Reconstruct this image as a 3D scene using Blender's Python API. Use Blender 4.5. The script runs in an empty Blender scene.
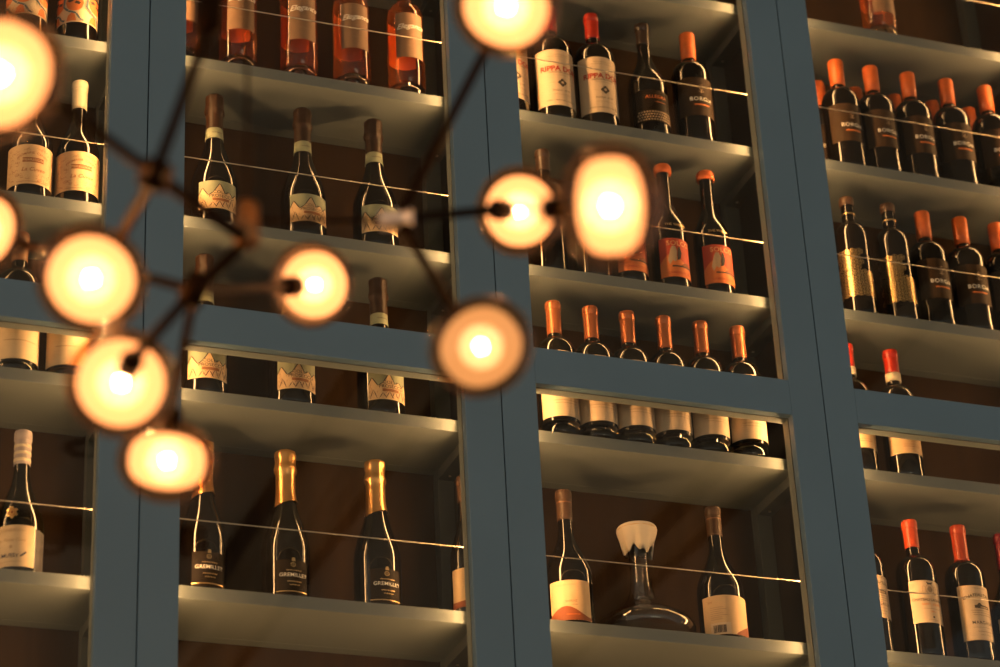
import bpy, math, random
from mathutils import Vector, Matrix
random.seed(7)
PI = math.pi
S = bpy.context.scene
C = S.collection
R = math.radians

# ------------------------------------------------------------------ materials
MATS = {}
def _nodes(name):
    m = bpy.data.materials.new(name); m.use_nodes = True
    nt = m.node_tree; nt.nodes.clear()
    out = nt.nodes.new('ShaderNodeOutputMaterial')
    MATS[name] = m
    return m, nt, out

def pbr(name, col, rough=.5, metal=0., spec=.5, var=0., vscale=20., bump=0., bscale=300., ior=1.5, coat=0.):
    m, nt, out = _nodes(name)
    b = nt.nodes.new('ShaderNodeBsdfPrincipled')
    b.inputs['Roughness'].default_value = rough
    b.inputs['Metallic'].default_value = metal
    b.inputs['IOR'].default_value = ior
    b.inputs['Specular IOR Level'].default_value = spec
    b.inputs['Coat Weight'].default_value = coat
    b.inputs['Base Color'].default_value = (*col, 1)
    tc = nt.nodes.new('ShaderNodeTexCoord')
    if var:
        n = nt.nodes.new('ShaderNodeTexNoise'); n.inputs['Scale'].default_value = vscale
        n.inputs['Detail'].default_value = 4
        nt.links.new(tc.outputs['Object'], n.inputs['Vector'])
        r = nt.nodes.new('ShaderNodeValToRGB')
        r.color_ramp.elements[0].position = .3; r.color_ramp.elements[1].position = .7
        r.color_ramp.elements[0].color = (*[c * (1 - var) for c in col], 1)
        r.color_ramp.elements[1].color = (*[min(1, c * (1 + var)) for c in col], 1)
        nt.links.new(n.outputs['Fac'], r.inputs['Fac'])
        nt.links.new(r.outputs['Color'], b.inputs['Base Color'])
    if bump:
        n = nt.nodes.new('ShaderNodeTexNoise'); n.inputs['Scale'].default_value = bscale
        nt.links.new(tc.outputs['Object'], n.inputs['Vector'])
        u = nt.nodes.new('ShaderNodeBump'); u.inputs['Strength'].default_value = bump
        u.inputs['Distance'].default_value = .001
        nt.links.new(n.outputs['Fac'], u.inputs['Height'])
        nt.links.new(u.outputs['Normal'], b.inputs['Normal'])
    nt.links.new(b.outputs['BSDF'], out.inputs['Surface'])
    return m

def wood(name, c1, c2, rough=.55, axis_scale=(18, 1.2, 18), spec=.3):
    m, nt, out = _nodes(name)
    b = nt.nodes.new('ShaderNodeBsdfPrincipled')
    b.inputs['Roughness'].default_value = rough
    b.inputs['Specular IOR Level'].default_value = spec
    tc = nt.nodes.new('ShaderNodeTexCoord')
    mp = nt.nodes.new('ShaderNodeMapping'); mp.inputs['Scale'].default_value = axis_scale
    n = nt.nodes.new('ShaderNodeTexNoise'); n.inputs['Scale'].default_value = 1.5
    n.inputs['Detail'].default_value = 6; n.inputs['Distortion'].default_value = .8
    r = nt.nodes.new('ShaderNodeValToRGB')
    r.color_ramp.elements[0].position = .35; r.color_ramp.elements[1].position = .65
    r.color_ramp.elements[0].color = (*c1, 1); r.color_ramp.elements[1].color = (*c2, 1)
    nt.links.new(tc.outputs['Object'], mp.inputs['Vector'])
    nt.links.new(mp.outputs['Vector'], n.inputs['Vector'])
    nt.links.new(n.outputs['Fac'], r.inputs['Fac'])
    nt.links.new(r.outputs['Color'], b.inputs['Base Color'])
    nt.links.new(b.outputs['BSDF'], out.inputs['Surface'])
    return m

def emit(name, col, strength, sample=True):
    m, nt, out = _nodes(name)
    e = nt.nodes.new('ShaderNodeEmission')
    e.inputs['Color'].default_value = (*col, 1); e.inputs['Strength'].default_value = strength
    nt.links.new(e.outputs['Emission'], out.inputs['Surface'])
    if not sample:
        m.cycles.emission_sampling = 'NONE'
    return m

def haze_bulb(name, col, strength):
    m, nt, out = _nodes(name)
    e = nt.nodes.new('ShaderNodeEmission'); e.inputs['Color'].default_value = (*col, 1); e.inputs['Strength'].default_value = strength
    t = nt.nodes.new('ShaderNodeBsdfTransparent')
    a = nt.nodes.new('ShaderNodeAddShader')
    nt.links.new(t.outputs['BSDF'], a.inputs[0]); nt.links.new(e.outputs['Emission'], a.inputs[1])
    nt.links.new(a.outputs['Shader'], out.inputs['Surface'])
    m.cycles.emission_sampling = 'NONE'
    return m

def thin_glass(name, tint, ior=1.5, back=.0, rough=.0):
    """a thin clear sheet: clear transmission with a Fresnel reflection on its outer face"""
    m, nt, out = _nodes(name)
    t = nt.nodes.new('ShaderNodeBsdfTransparent'); t.inputs['Color'].default_value = (*tint, 1)
    g = nt.nodes.new('ShaderNodeBsdfGlossy'); g.inputs['Roughness'].default_value = rough
    f = nt.nodes.new('ShaderNodeFresnel'); f.inputs['IOR'].default_value = ior
    geo = nt.nodes.new('ShaderNodeNewGeometry')
    mx = nt.nodes.new('ShaderNodeMix'); mx.data_type = 'FLOAT'
    nt.links.new(geo.outputs['Backfacing'], mx.inputs['Factor'])
    nt.links.new(f.outputs['Fac'], mx.inputs['A']); mx.inputs['B'].default_value = back
    ms = nt.nodes.new('ShaderNodeMixShader')
    nt.links.new(mx.outputs['Result'], ms.inputs['Fac'])
    nt.links.new(t.outputs['BSDF'], ms.inputs[1]); nt.links.new(g.outputs['BSDF'], ms.inputs[2])
    nt.links.new(ms.outputs['Shader'], out.inputs['Surface'])
    return m

def smoked(name, tint, haze, amount, ior=1.5, back=.1):
    m = thin_glass(name, tint, ior, back); nt = m.node_tree
    out = [n for n in nt.nodes if n.type == 'OUTPUT_MATERIAL'][0]
    old = out.inputs['Surface'].links[0].from_socket
    d = nt.nodes.new('ShaderNodeBsdfTranslucent'); d.inputs['Color'].default_value = (*haze, 1)
    ms = nt.nodes.new('ShaderNodeMixShader'); ms.inputs['Fac'].default_value = amount
    nt.links.new(old, ms.inputs[1]); nt.links.new(d.outputs['BSDF'], ms.inputs[2]); nt.links.new(ms.outputs['Shader'], out.inputs['Surface'])
    return m

def solid_glass(name, col, ior=1.45, rough=0.):
    m, nt, out = _nodes(name)
    b = nt.nodes.new('ShaderNodeBsdfPrincipled')
    b.inputs['Base Color'].default_value = (*col, 1)
    b.inputs['Transmission Weight'].default_value = 1
    b.inputs['Roughness'].default_value = rough
    b.inputs['IOR'].default_value = ior
    nt.links.new(b.outputs['BSDF'], out.inputs['Surface'])
    return m

def opal(name, col, strength, clear=.1):
    """frosted lamp glass: glows evenly, lets a little of the bulb through"""
    m, nt, out = _nodes(name)
    e = nt.nodes.new('ShaderNodeEmission')
    e.inputs['Color'].default_value = (*col, 1); e.inputs['Strength'].default_value = strength
    t = nt.nodes.new('ShaderNodeBsdfTransparent'); t.inputs['Color'].default_value = (1, .86, .66, 1)
    ms = nt.nodes.new('ShaderNodeMixShader'); ms.inputs['Fac'].default_value = 1 - clear
    nt.links.new(t.outputs['BSDF'], ms.inputs[1]); nt.links.new(e.outputs['Emission'], ms.inputs[2])
    nt.links.new(ms.outputs['Shader'], out.inputs['Surface'])
    m.cycles.emission_sampling = 'NONE'
    return m

pbr('blue_paint', (.165, .262, .345), .5, var=.05, vscale=3, bump=.12, bscale=500, spec=.35)
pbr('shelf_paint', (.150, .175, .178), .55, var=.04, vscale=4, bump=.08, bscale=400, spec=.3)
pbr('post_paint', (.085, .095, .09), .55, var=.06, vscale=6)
pbr('side_dark', (.02, .013, .008), .6, var=.1, vscale=5)
wood('back_wood', (.027, .013, .0046), (.042, .0205, .0072), .7, (14, 14, 1.2), .08)
pbr('gasket', (.012, .015, .018), .6)
pbr('wire_steel', (.80, .68, .52), .28, metal=1)
pbr('bottle_glass', (.0032, .0018, .0010), .035, spec=.55, ior=1.52)
solid_glass('foot_glass', (.80, .66, .38), 1.52)
pbr('bottle_green', (.005, .0036, .0012), .035, spec=.55, ior=1.52)
smoked('rose_glass', (.86, .58, .32), (.95, .36, .12), .13, 1.5, .05)
solid_glass('decanter_glass', (.98, .96, .93), 1.62)
pbr('cloth_white', (.78, .66, .50), .85, bump=.3, bscale=250)
solid_glass('rose_foot', (1, .62, .36), 1.5)
P = lambda n, c, **k: pbr(n, c, **{**dict(rough=.6, var=.04, vscale=60, spec=.3), **k})
P('paper_cream', (.70, .53, .33)); P('paper_white', (.70, .52, .34)); P('paper_buff', (.68, .46, .25))
P('paper_rose', (.25, .145, .082)); P('paper_orange', (.72, .20, .05)); P('paper_green', (.27, .29, .19))
P('paper_brown', (.040, .022, .010), spec=.12); P('paper_black', (.017, .010, .0055), spec=.12); P('ink_black', (.045, .035, .03))
P('ink_grey', (.10, .075, .05)); P('ink_red', (.46, .035, .015)); P('ink_rust', (.33, .13, .05)); P('ink_sand', (.80, .42, .17))
P('ink_orange', (.75, .20, .04)); P('ink_white', (.90, .84, .72)); P('ink_tan', (.50, .34, .20))
P('ink_soft', (.32, .22, .13)); P('paper_red', (.50, .07, .03)); P('ink_slate', (.12, .16, .18))
P('ink_navy', (.05, .05, .09)); P('paper_slate', (.055, .050, .050)); P('swoop_brown', (.26, .07, .025))
pbr('gold_print', (.80, .55, .25), .35, metal=1)
pbr('cap_orange', (.62, .13, .022), .42, var=.12, vscale=70); pbr('cap_copper', (.50, .15, .05), .30, metal=.45)
pbr('cap_red', (.48, .03, .012), .30); pbr('cap_redorange', (.62, .075, .02), .32)
pbr('cap_wine', (.30, .012, .02), .35); pbr('cap_dark', (.045, .025, .016), .32)
pbr('cap_brown', (.17, .075, .032), .45); pbr('cap_tan', (.060, .026, .009), .55, var=.1, vscale=90)
pbr('cap_cream', (.62, .52, .36), .5); pbr('cap_lilac', (.36, .30, .29), .4)
pbr('foil_gold', (.88, .47, .17), .30, metal=.9, bump=.5, bscale=160)
pbr('foil_brown', (.030, .013, .005), .42, metal=0, spec=.25, bump=.4, bscale=160)
pbr('bronze', (.016, .0078, .0035), .52, metal=1)
pbr('bronze_light', (.24, .12, .052), .45, metal=1)
pbr('steel_clamp', (.62, .62, .62), .45, metal=1)
emit('led', (1, .50, .18), 74)
pbr('alloy', (.5, .48, .45), .4, metal=1)
emit('bulb', (1, .72, .42), 5000)
haze_bulb('core_glow_shell', (1, .86, .68), 13)
haze_bulb('bulb_halo', (1, .78, .42), 2.2)
emit('bulb_dim', (1, .70, .42), 3500)
opal('opal_lit', (1, .48, .235), 4.4, .12)
opal('opal_dim', (1, .56, .26), 1.5, .08)
thin_glass('pane_glass', (.93, .95, .94), 1.62)
smoked('smoke_glass', (.64, .44, .27), (.75, .36, .14), .0055, 1.5, .14)
wood('ceiling_board', (.46, .38, .29), (.58, .49, .38), .7, (4, .5, 4))
wood('beam_wood', (.30, .20, .11), (.66, .50, .32), .7, (9, .7, 9))
wood('beam_dark', (.05, .035, .025), (.09, .06, .04), .7, (9, .7, 9))
wood('floor_wood', (.16, .09, .045), (.26, .16, .085), .5, (12, 1, 12))
pbr('wall_plaster', (.34, .36, .36), .8, var=.08, vscale=2, bump=.2, bscale=60)

# ------------------------------------------------------------------ mesh helpers
class MB:
    def __init__(s): s.v = []; s.f = []; s.m = []; s.mats = []; s.sm = []
    def mi(s, mat):
        if mat not in s.mats: s.mats.append(mat)
        return s.mats.index(mat)
    def add(s, vs, fs, mat, smooth=False):
        o = len(s.v); s.v += [tuple(p) for p in vs]; i = s.mi(mat)
        for f in fs:
            s.f.append([o + k for k in f]); s.m.append(i); s.sm.append(smooth)
    def box(s, x0, x1, y0, y1, z0, z1, mat):
        v = [(x, y, z) for x in (x0, x1) for y in (y0, y1) for z in (z0, z1)]
        s.add(v, [(0, 1, 3, 2), (4, 6, 7, 5), (0, 4, 5, 1), (2, 3, 7, 6), (0, 2, 6, 4), (1, 5, 7, 3)], mat)
    def lathe(s, prof, mat, seg=48, fn=None, cx=0, cy=0):
        vs = []; fs = []; rows = []
        for (r, z) in prof:
            if r < 1e-6:
                rows.append([len(vs)]); vs.append((cx, cy, z))
            else:
                row = []
                for k in range(seg):
                    a = 2 * PI * k / seg
                    rr, zz = (r, z) if fn is None else fn(r, z, a)
                    row.append(len(vs)); vs.append((cx + rr * math.cos(a), cy + rr * math.sin(a), zz))
                rows.append(row)
        for a, b in zip(rows, rows[1:]):
            for k in range(seg):
                k2 = (k + 1) % seg
                if len(a) == 1 and len(b) == 1: continue
                if len(a) == 1: fs.append((a[0], b[k2], b[k]))
                elif len(b) == 1: fs.append((a[k], a[k2], b[0]))
                else: fs.append((a[k], a[k2], b[k2], b[k]))
        s.add(vs, fs, mat, True)
    def tube(s, p, q, r, mat, seg=16, r2=None, cap=True):
        p, q = Vector(p), Vector(q); d = (q - p).normalized()
        a = d.orthogonal().normalized(); b = d.cross(a); r2 = r if r2 is None else r2
        vs = []
        for c, rr in ((p, r), (q, r2)):
            for k in range(seg):
                t = 2 * PI * k / seg
                vs.append(c + rr * (math.cos(t) * a + math.sin(t) * b))
        fs = [(k, (k + 1) % seg, seg + (k + 1) % seg, seg + k) for k in range(seg)]
        s.add(vs, fs, mat, True)
        if cap:
            s.add(vs[:seg], [tuple(reversed(range(seg)))], mat); s.add(vs[seg:], [tuple(range(seg))], mat)
    def spin(s, prof, origin, axis, mat, seg=40):
        """lathe about an arbitrary axis: prof is (radius, distance along the axis)"""
        d = Vector(axis).normalized(); a = d.orthogonal().normalized(); b = d.cross(a); o = Vector(origin)
        t = MB(); t.lathe(prof, mat, seg)
        vs = [o + p[0] * a + p[1] * b + p[2] * d for p in t.v]
        s.add(vs, t.f, mat, True)
    def mesh(s, name):
        me = bpy.data.meshes.new(name)
        me.from_pydata(s.v, [], s.f)
        for m in s.mats: me.materials.append(MATS[m])
        me.polygons.foreach_set('material_index', s.m)
        me.polygons.foreach_set('use_smooth', s.sm)
        me.validate(); me.update()
        return me
    def build(s, name, parent=None, bevel=0):
        o = bpy.data.objects.new(name, s.mesh(name)); C.objects.link(o)
        if parent: o.parent = parent
        if bevel:
            b = o.modifiers.new('bevel', 'BEVEL'); b.width = bevel; b.segments = 2; b.limit_method = 'ANGLE'
        return o

def tag(o, label=None, cat=None, group=None, kind=None):
    if label: o['label'] = label
    if cat: o['category'] = cat
    if group: o['group'] = group
    if kind: o['kind'] = kind
    return o
def empty(name, loc, label, cat, group=None, rz=0):
    o = bpy.data.objects.new(name, None); C.objects.link(o)
    o.empty_display_size = .05; o.location = loc; o.rotation_euler = (0, 0, rz)
    return tag(o, label, cat, group)

# text outlines as flat triangles, later wrapped on a bottle
_txt = {}
def text_tris(s, shear=0., spacing=1., bold=.008):
    key = (s, shear, spacing, bold)
    if key in _txt: return _txt[key]
    cu = bpy.data.curves.new('t', 'FONT'); cu.body = s; cu.size = 1; cu.align_x = 'CENTER'
    cu.shear = shear; cu.space_character = spacing; cu.resolution_u = 3; cu.offset = bold
    ob = bpy.data.objects.new('t', cu); C.objects.link(ob)
    bpy.context.view_layer.update()
    me = ob.evaluated_get(bpy.context.evaluated_depsgraph_get()).to_mesh()
    v = [(p.co.x, p.co.y) for p in me.vertices]; f = [tuple(p.vertices) for p in me.polygons]
    bpy.data.objects.remove(ob); bpy.data.curves.remove(cu)
    _txt[key] = (v, f)
    return v, f

class Label(MB):
    """a paper patch on a bottle wall; u runs round the bottle (metres of arc, 0 = front), z up"""
    def __init__(s, rfun, edge=.0004):
        super().__init__(); s.r = rfun if callable(rfun) else (lambda z: rfun); s.e = edge
    def w(s, u, z, lay):
        r = s.r(z) + s.e + lay * .0006
        a = u / s.r(z) - PI / 2
        return (r * math.cos(a), r * math.sin(a), z)
    def patch(s, u0, u1, z0, z1, mat, lay=0, ztop=None, zbot=None):
        n = max(2, int((u1 - u0) / .003)); vs = []
        nz = 1 if s.r(z0) == s.r(z1) else 6
        for j in range(nz + 1):
            for k in range(n + 1):
                u = u0 + (u1 - u0) * k / n
                a = zbot(u) if zbot else z0; b = ztop(u) if ztop else z1
                vs.append(s.w(u, a + (b - a) * j / nz, lay))
        fs = [(j * (n + 1) + k, j * (n + 1) + k + 1, (j + 1) * (n + 1) + k + 1, (j + 1) * (n + 1) + k) for j in range(nz) for k in range(n)]
        s.add(vs, fs, mat, True)
    def text(s, t, size, u, z, mat, lay=1, shear=0., spacing=1., arc=0., tilt=0., bold=.008):
        v, f = text_tris(t, shear, spacing, bold)
        s.add([s.w(u + x * size, z + y * size - arc * (x * size) ** 2 + tilt * x * size, lay) for x, y in v], f, mat)
    def poly(s, pts, mat, lay=1):
        us = [p[0] for p in pts]; ua, ub = min(us), max(us)
        if ub - ua > .007:
            def cut(u, pick):
                u = min(max(u, ua + 1e-7), ub - 1e-7); z = []
                for (a, za), (b, zb) in zip(pts, pts[1:] + pts[:1]):
                    if a != b and min(a, b) <= u <= max(a, b): z.append(za + (zb - za) * (u - a) / (b - a))
                return pick(z)
            zc = sum(p[1] for p in pts) / len(pts)
            s.patch(ua, ub, zc, zc, mat, lay, lambda u: cut(u, max), lambda u: cut(u, min)); return
        s.add([s.w(u, z, lay) for u, z in pts], [tuple(range(len(pts)))], mat)
    def ell(s, u, z, ru, rz, mat, lay=1, n=18, a0=0.):
        s.poly([(u + ru * math.cos(2 * PI * k / n + a0), z + rz * math.sin(2 * PI * k / n + a0)) for k in range(n)], mat, lay)
    def line(s, pts, w, mat, lay=1):
        for (a, b), (c, d) in zip(pts, pts[1:]):
            L = math.hypot(c - a, d - b) or 1; nx, nz = -(d - b) / L * w / 2, (c - a) / L * w / 2
            s.poly([(a - nx, b - nz), (c - nx, d - nz), (c + nx, d + nz), (a + nx, b + nz)], mat, lay)
    def ring(s, u, z, ru, rz, w, mat, lay=1, n=16, a0=0, a1=2 * PI):
        s.line([(u + ru * math.cos(a0 + (a1 - a0) * k / n), z + rz * math.sin(a0 + (a1 - a0) * k / n)) for k in range(n + 1)], w, mat, lay)
    def mess(s, u0, u1, z, h, mat, lay=1, n=None):
        """small unreadable print: a row of short strokes"""
        rnd = random.Random(int(abs(u0) * 1e5 + z * 1e5)); u = u0
        while u < u1:
            wd = rnd.uniform(.5, 1.4) * h
            s.poly([(u, z), (u + wd * .8, z), (u + wd * .8, z + h), (u, z + h)], mat, lay); u += wd + h * .3

# ------------------------------------------------------------------ bottle shapes
def smooth(t): return t * t * (3 - 2 * t)
def foot(Rb):
    return [(0, .020), (.012, .018), (.024, .008), (Rb * .74, .0006), (Rb * .80, 0), (Rb - .006, .0004), (Rb - .0028, .0018), (Rb - .0009, .0045), (Rb, .009)]
def lip(H, rn=.0142):
    return [(rn, H - .022), (rn, H - .0185), (rn + .0016, H - .018), (rn + .0016, H - .004), (rn, H - .001), (rn - .004, H), (0, H)]
def prof_bordeaux(Rb, H, zs, zn, rn=.0142):
    """straight wall to zs, round shoulder to the neck at zn"""
    p = foot(Rb) + [(Rb, .02), (Rb, zs * .5), (Rb, zs - .01)]
    for k in range(0, 13):
        t = k / 12 * PI / 2 * .93
        p.append((rn + .003 + (Rb - rn - .003) * math.cos(t), zs + (zn - zs) * math.sin(t)))
    r0, z0 = p[-1]
    for t in (.25, .5, .75, 1):
        p.append((r0 + (rn - r0) * (1 - (1 - t) ** 2), z0 + .013 * t ** 1.5))
    return p + lip(H, rn)
def prof_slope(Rb, H, zs, zn, rn=.0142, pw=1.25):
    p = foot(Rb) + [(Rb, .02), (Rb, zs * .5), (Rb, zs - .01)]
    for k in range(0, 19):
        t = k / 18
        p.append((rn + (Rb - rn) * (1 - smooth(t) ) ** pw, zs + (zn - zs) * t))
    return p + lip(H, rn)
def rad_at(prof):
    q = [(r, z) for r, z in prof[8:-7]]
    def f(z):
        for (ra, za), (rb, zb) in zip(q, q[1:]):
            if za <= z <= zb and zb > za: return ra + (rb - ra) * (z - za) / (zb - za)
        return q[-1][0]
    return f

def body(prof, mat='bottle_glass', heel=0, foot_mat='foot_glass'):
    m = MB()
    if not heel:
        m.lathe(prof, mat, 56); return m
    Rb = prof[8][0]; k = [i for i, q in enumerate(prof) if q[1] > .012 and i > 8][0]
    m.lathe([(0, heel - .0018), (Rb - .004, heel - .0018), (Rb, heel)] + [q for q in prof[k:] if q[1] > heel + .001], mat, 56)   # dark with wine above the thick glass foot
    m.lathe([(0, .020), (.009, .0188), (.017, .0150), (.024, .0085), (Rb * .72, .0012)] + prof[3:9] + [(Rb, heel - .0006), (Rb - .003, heel - .0003 - .0022), (0, heel - .0025)], foot_mat, 56)
    return m
def capsule(f, z0, H, mat, bands=(), thick=.0009, ridge=True):
    m = MB(); p = [(f(z0) - .001, z0), (f(z0) + thick, z0 + .0002)]
    for k in range(1, 9):
        z = z0 + (H - .019 - z0) * k / 8; p.append((f(z) + thick, z))
    r = f(H - .022) + thick
    if ridge:
        p += [(r, H - .0185), (r + .0012, H - .0178), (r + .0012, H - .004), (r + .0003, H), (r - .003, H + .0012), (0, H + .0015)]
    else:
        p = [(.0150, z0), (.0166, z0 + .0003), (.0170, z0 + .03)]; r = .0173
        p += [(r, H - .003), (r - .0012, H + .0002), (r - .004, H + .0012), (0, H + .0015)]
    m.lathe(p, mat, 40)
    for (a, b, mt) in bands:
        m.lathe([(f(a) + thick, a), (f(a) + thick + .0006, a + .0003), (f(b) + thick + .0006, b - .0003), (f(b) + thick, b)], mt, 40)
    return m
def foil(f, z0, H, mat, slant=.0, rmax=.0185, rn=.0152):
    """sparkling wine foil: mushroom head, wire cage knuckles, long skirt"""
    m = MB()
    p = []
    zc = H - .05
    for k in range(9):
        z = z0 + (zc - z0) * k / 8; p.append((max(f(z), rn - .001) + .0013, z))
    p += [(rn + .0022, zc + .003), (rn + .0036, zc + .010), (rn + .0022, zc + .017), (rn + .001, zc + .024), (rmax - .0006, zc + .034), (rmax, zc + .042), (rmax - .001, zc + .047), (rmax - .005, zc + .0495), (0, zc + .05)]
    def fn(r, z, a):
        w = max(0, 1 - (z - z0) / .05)
        zz = z + slant * math.cos(a + .6) * w
        if zc + .002 < z < zc + .03: r += .0016 * max(0, math.cos(4 * a)) ** 3
        if z > zc + .03 and z < zc + .048: r += .0005 * math.cos(8 * a)
        if z < zc: r += .0003 * math.sin(11 * a + z * 300)
        return r, zz
    m.lathe(p, mat, 56, fn)
    return m
def collar(f, z0, z1, mat, ext=.0012, text=None, tm='ink_grey'):
    m = Label(f, ext)
    m.lathe([(f(z0), z0), (f(z0) + ext, z0 + .0003), (f((z0 + z1) / 2) + ext, (z0 + z1) / 2), (f(z1) + ext, z1 - .0003), (f(z1), z1)], mat, 40)
    if text:
        m.mess(-.008, .009, (z0 + z1) / 2 - .001, .002, tm, 1)
    return m

KIND = {}     # kind -> (object name, category, [(part name, mesh, [(sub name, mesh)])])
def define(kind, name, cat, parts):
    for _, m, _l in parts:
        if not getattr(m, 'scaled', False): m.v = [(x, y, z * .979) for x, y, z in m.v]; m.scaled = True
    KIND[kind] = (name, cat, [(n, m.mesh(n), lab) for n, m, lab in parts])
def place(kind, x, y, z, label, group, rz=0.):
    name, cat, parts = KIND[kind]
    t = empty(name, (x, y, z), label, cat, group, rz)
    for n, me, lab in parts:
        o = bpy.data.objects.new(n, me); C.objects.link(o); o.parent = t
        if lab: o['label'] = lab
    return t

# filigree cream label, sloped shoulders, cream capsule
pf = prof_slope(.0425, .300, .125, .228); f = rad_at(pf)
L = Label(.0425); hw = .0425 * 1.5
L.patch(-hw, hw, .024, .114, 'paper_buff')
rnd = random.Random(3)
for k in range(120):
    u = rnd.uniform(-hw + .003, hw - .003); z = rnd.uniform(.030, .110)
    if abs(u) < .026 and .045 < z < .098: continue
    a = rnd.uniform(0, 6.3); q = rnd.uniform(.0018, .0036)
    L.ring(u, z, q, q * .8, .0006, 'ink_rust', 1, 8, a, a + rnd.uniform(2.5, 5))
L.text('DOMAINE  CANET', .0072, 0, .092, 'ink_rust', arc=11)
L.patch(-.020, .021, .073, .0835, 'ink_rust', 1); L.text('PIERREDON', .0075, 0, .0755, 'paper_buff', lay=2)
L.text('La Cuvee', .012, .001, .053, 'ink_rust', shear=.3)
L.mess(-.03, .03, .0285, .0016, 'ink_rust')
define('filigree', 'wine_bottle', 'wine bottle', [('glass_body', body(pf), None), ('label', L, 'cream label with rust filigree'), ('capsule', capsule(f, .234, .300, 'cap_cream'), 'cream capsule')])

# white label in the left bay
pf = prof_bordeaux(.0425, .313, .19, .228); f = rad_at(pf)
L = Label(.0425); L.patch(-.058, .066, .022, .165, 'paper_cream'); L.text("L'ESPRIT", .012, 0, .12, 'ink_black'); L.mess(-.03, .03, .06, .002, 'ink_soft')
define('whitelabel', 'wine_bottle', 'wine bottle', [('glass_body', body(pf, 'bottle_green', .018), None), ('label', L, 'large plain cream label'), ('capsule', capsule(f, .250, .313, 'cap_brown'), 'brown capsule')])

# pale ribbed foil, round medallion on the shoulder
pf = prof_slope(.0445, .295, .095, .222, pw=1.1); f = rad_at(pf)
L = Label(.0445); L.patch(-.064, .022, .008, .089, 'paper_cream')
L.text('CONDRIEU', .0085, -.022, .076, 'ink_tan', spacing=1.2); L.text('La Petite Cote', .0085, -.021, .057, 'ink_tan', shear=.35)
L.ell(-.021, .046, .004, .004, 'ink_tan'); L.text('F.MUSSY', .0105, -.026, .026, 'ink_navy', arc=3); L.line([(-.004, .027), (.007, .037)], .0035, 'ink_navy')
L.mess(-.05, -.004, .0165, .0014, 'ink_tan'); L.patch(.024, .052, .006, .085, 'paper_slate')
M = Label(f, .0006)
M.ell(-.021, .1150, .0085, .0105, 'gold_print', .5)
for k in range(6): M.ell(-.021 + .0085 * math.sin(k * PI / 3), .1150 + .0105 * math.cos(k * PI / 3), .0030, .0030, 'gold_print', .8)
M.ring(-.021, .1150, .0055, .0072, .0012, 'ink_rust', 1.6); M.ell(-.021, .1150, .0024, .0036, 'ink_rust', 1.6)
cp = capsule(f, .226, .295, 'cap_lilac', bands=[(.232, .238, 'cap_cream'), (.246, .252, 'cap_cream'), (.260, .266, 'cap_cream')])
define('condrieu', 'wine_bottle', 'wine bottle', [('glass_body', body(pf, 'bottle_green'), None), ('label', L, 'cream label with dark signature'), ('medallion', M, 'raised gold medallion'), ('capsule', cp, 'pale ribbed foil')])

# abstract face label
pf = prof_bordeaux(.040, .300, .20, .235); f = rad_at(pf)
L = Label(.040); L.patch(-.062, .062, .040, .185, 'paper_cream')
for u0, dz in ((-.013, 0), (.033, .003), (-.050, .002)):
    L.ell(u0, .088 + dz, .018, .021, 'paper_orange'); L.ell(u0, .150 + dz, .014, .018, 'paper_orange')
    for (du, dd, a) in ((-.008, .004, .5), (.006, -.001, -.4)):
        L.poly([(u0 + du + .0065 * math.cos(a + t), .088 + dz + dd + .0055 * math.sin(a + t)) for t in (.6, 2.5, 3.8, 5.6)], 'ink_black', 2)
    L.poly([(u0 - .013, .106), (u0 + .012, .103), (u0 + .010, .114), (u0 - .009, .116)], 'ink_black', 2)
    L.poly([(u0 - .016, .043), (u0 + .004, .043), (u0 + .003, .058), (u0 - .006, .063), (u0 - .014, .054)], 'paper_orange', 1)
    L.line([(u0 - .020, .098), (u0 - .022, .078), (u0 - .012, .067), (u0 + .004, .060), (u0 + .010, .048), (u0 + .018, .043)], .0042, 'ink_slate', 3)
define('facelabel', 'wine_bottle', 'wine bottle', [('glass_body', body(pf), None), ('label', L, 'cream label with orange blobs and grey swirls'), ('capsule', capsule(f, .25, .300, 'cap_dark'), None)])

# rose in clear glass
pf = prof_bordeaux(.0385, .300, .205, .245); f = rad_at(pf)
def rose(z0, z1):
    L = Label(.0385); L.patch(-.0315, .0315, z0, z1, 'paper_rose')
    L.text('Elegance', .0185, .002, z1 - .040, 'ink_white', shear=.38, spacing=.98, tilt=.10)
    L.text('W', .006, .002, z0 + .055, 'ink_soft'); L.mess(-.007, .008, z0 + .028, .0016, 'ink_soft')
    return L
K = Label(.0385); K.patch(PI * .0385 - .034, PI * .0385 + .034, .108, .215, 'paper_buff')
gb = body(pf, 'rose_glass', .026, 'rose_foot')
for kd, z0, z1 in (('rose', .090, .204), ('rose_low', .062, .180)):
    define(kd, 'rose_wine_bottle', 'wine bottle', [('glass_body', gb, 'clear glass full of rose wine'), ('label', rose(z0, z1), 'dusty pink label with white script'), ('back_label', K, None), ('capsule', capsule(f, .255, .300, 'cap_tan'), None)])

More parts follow.
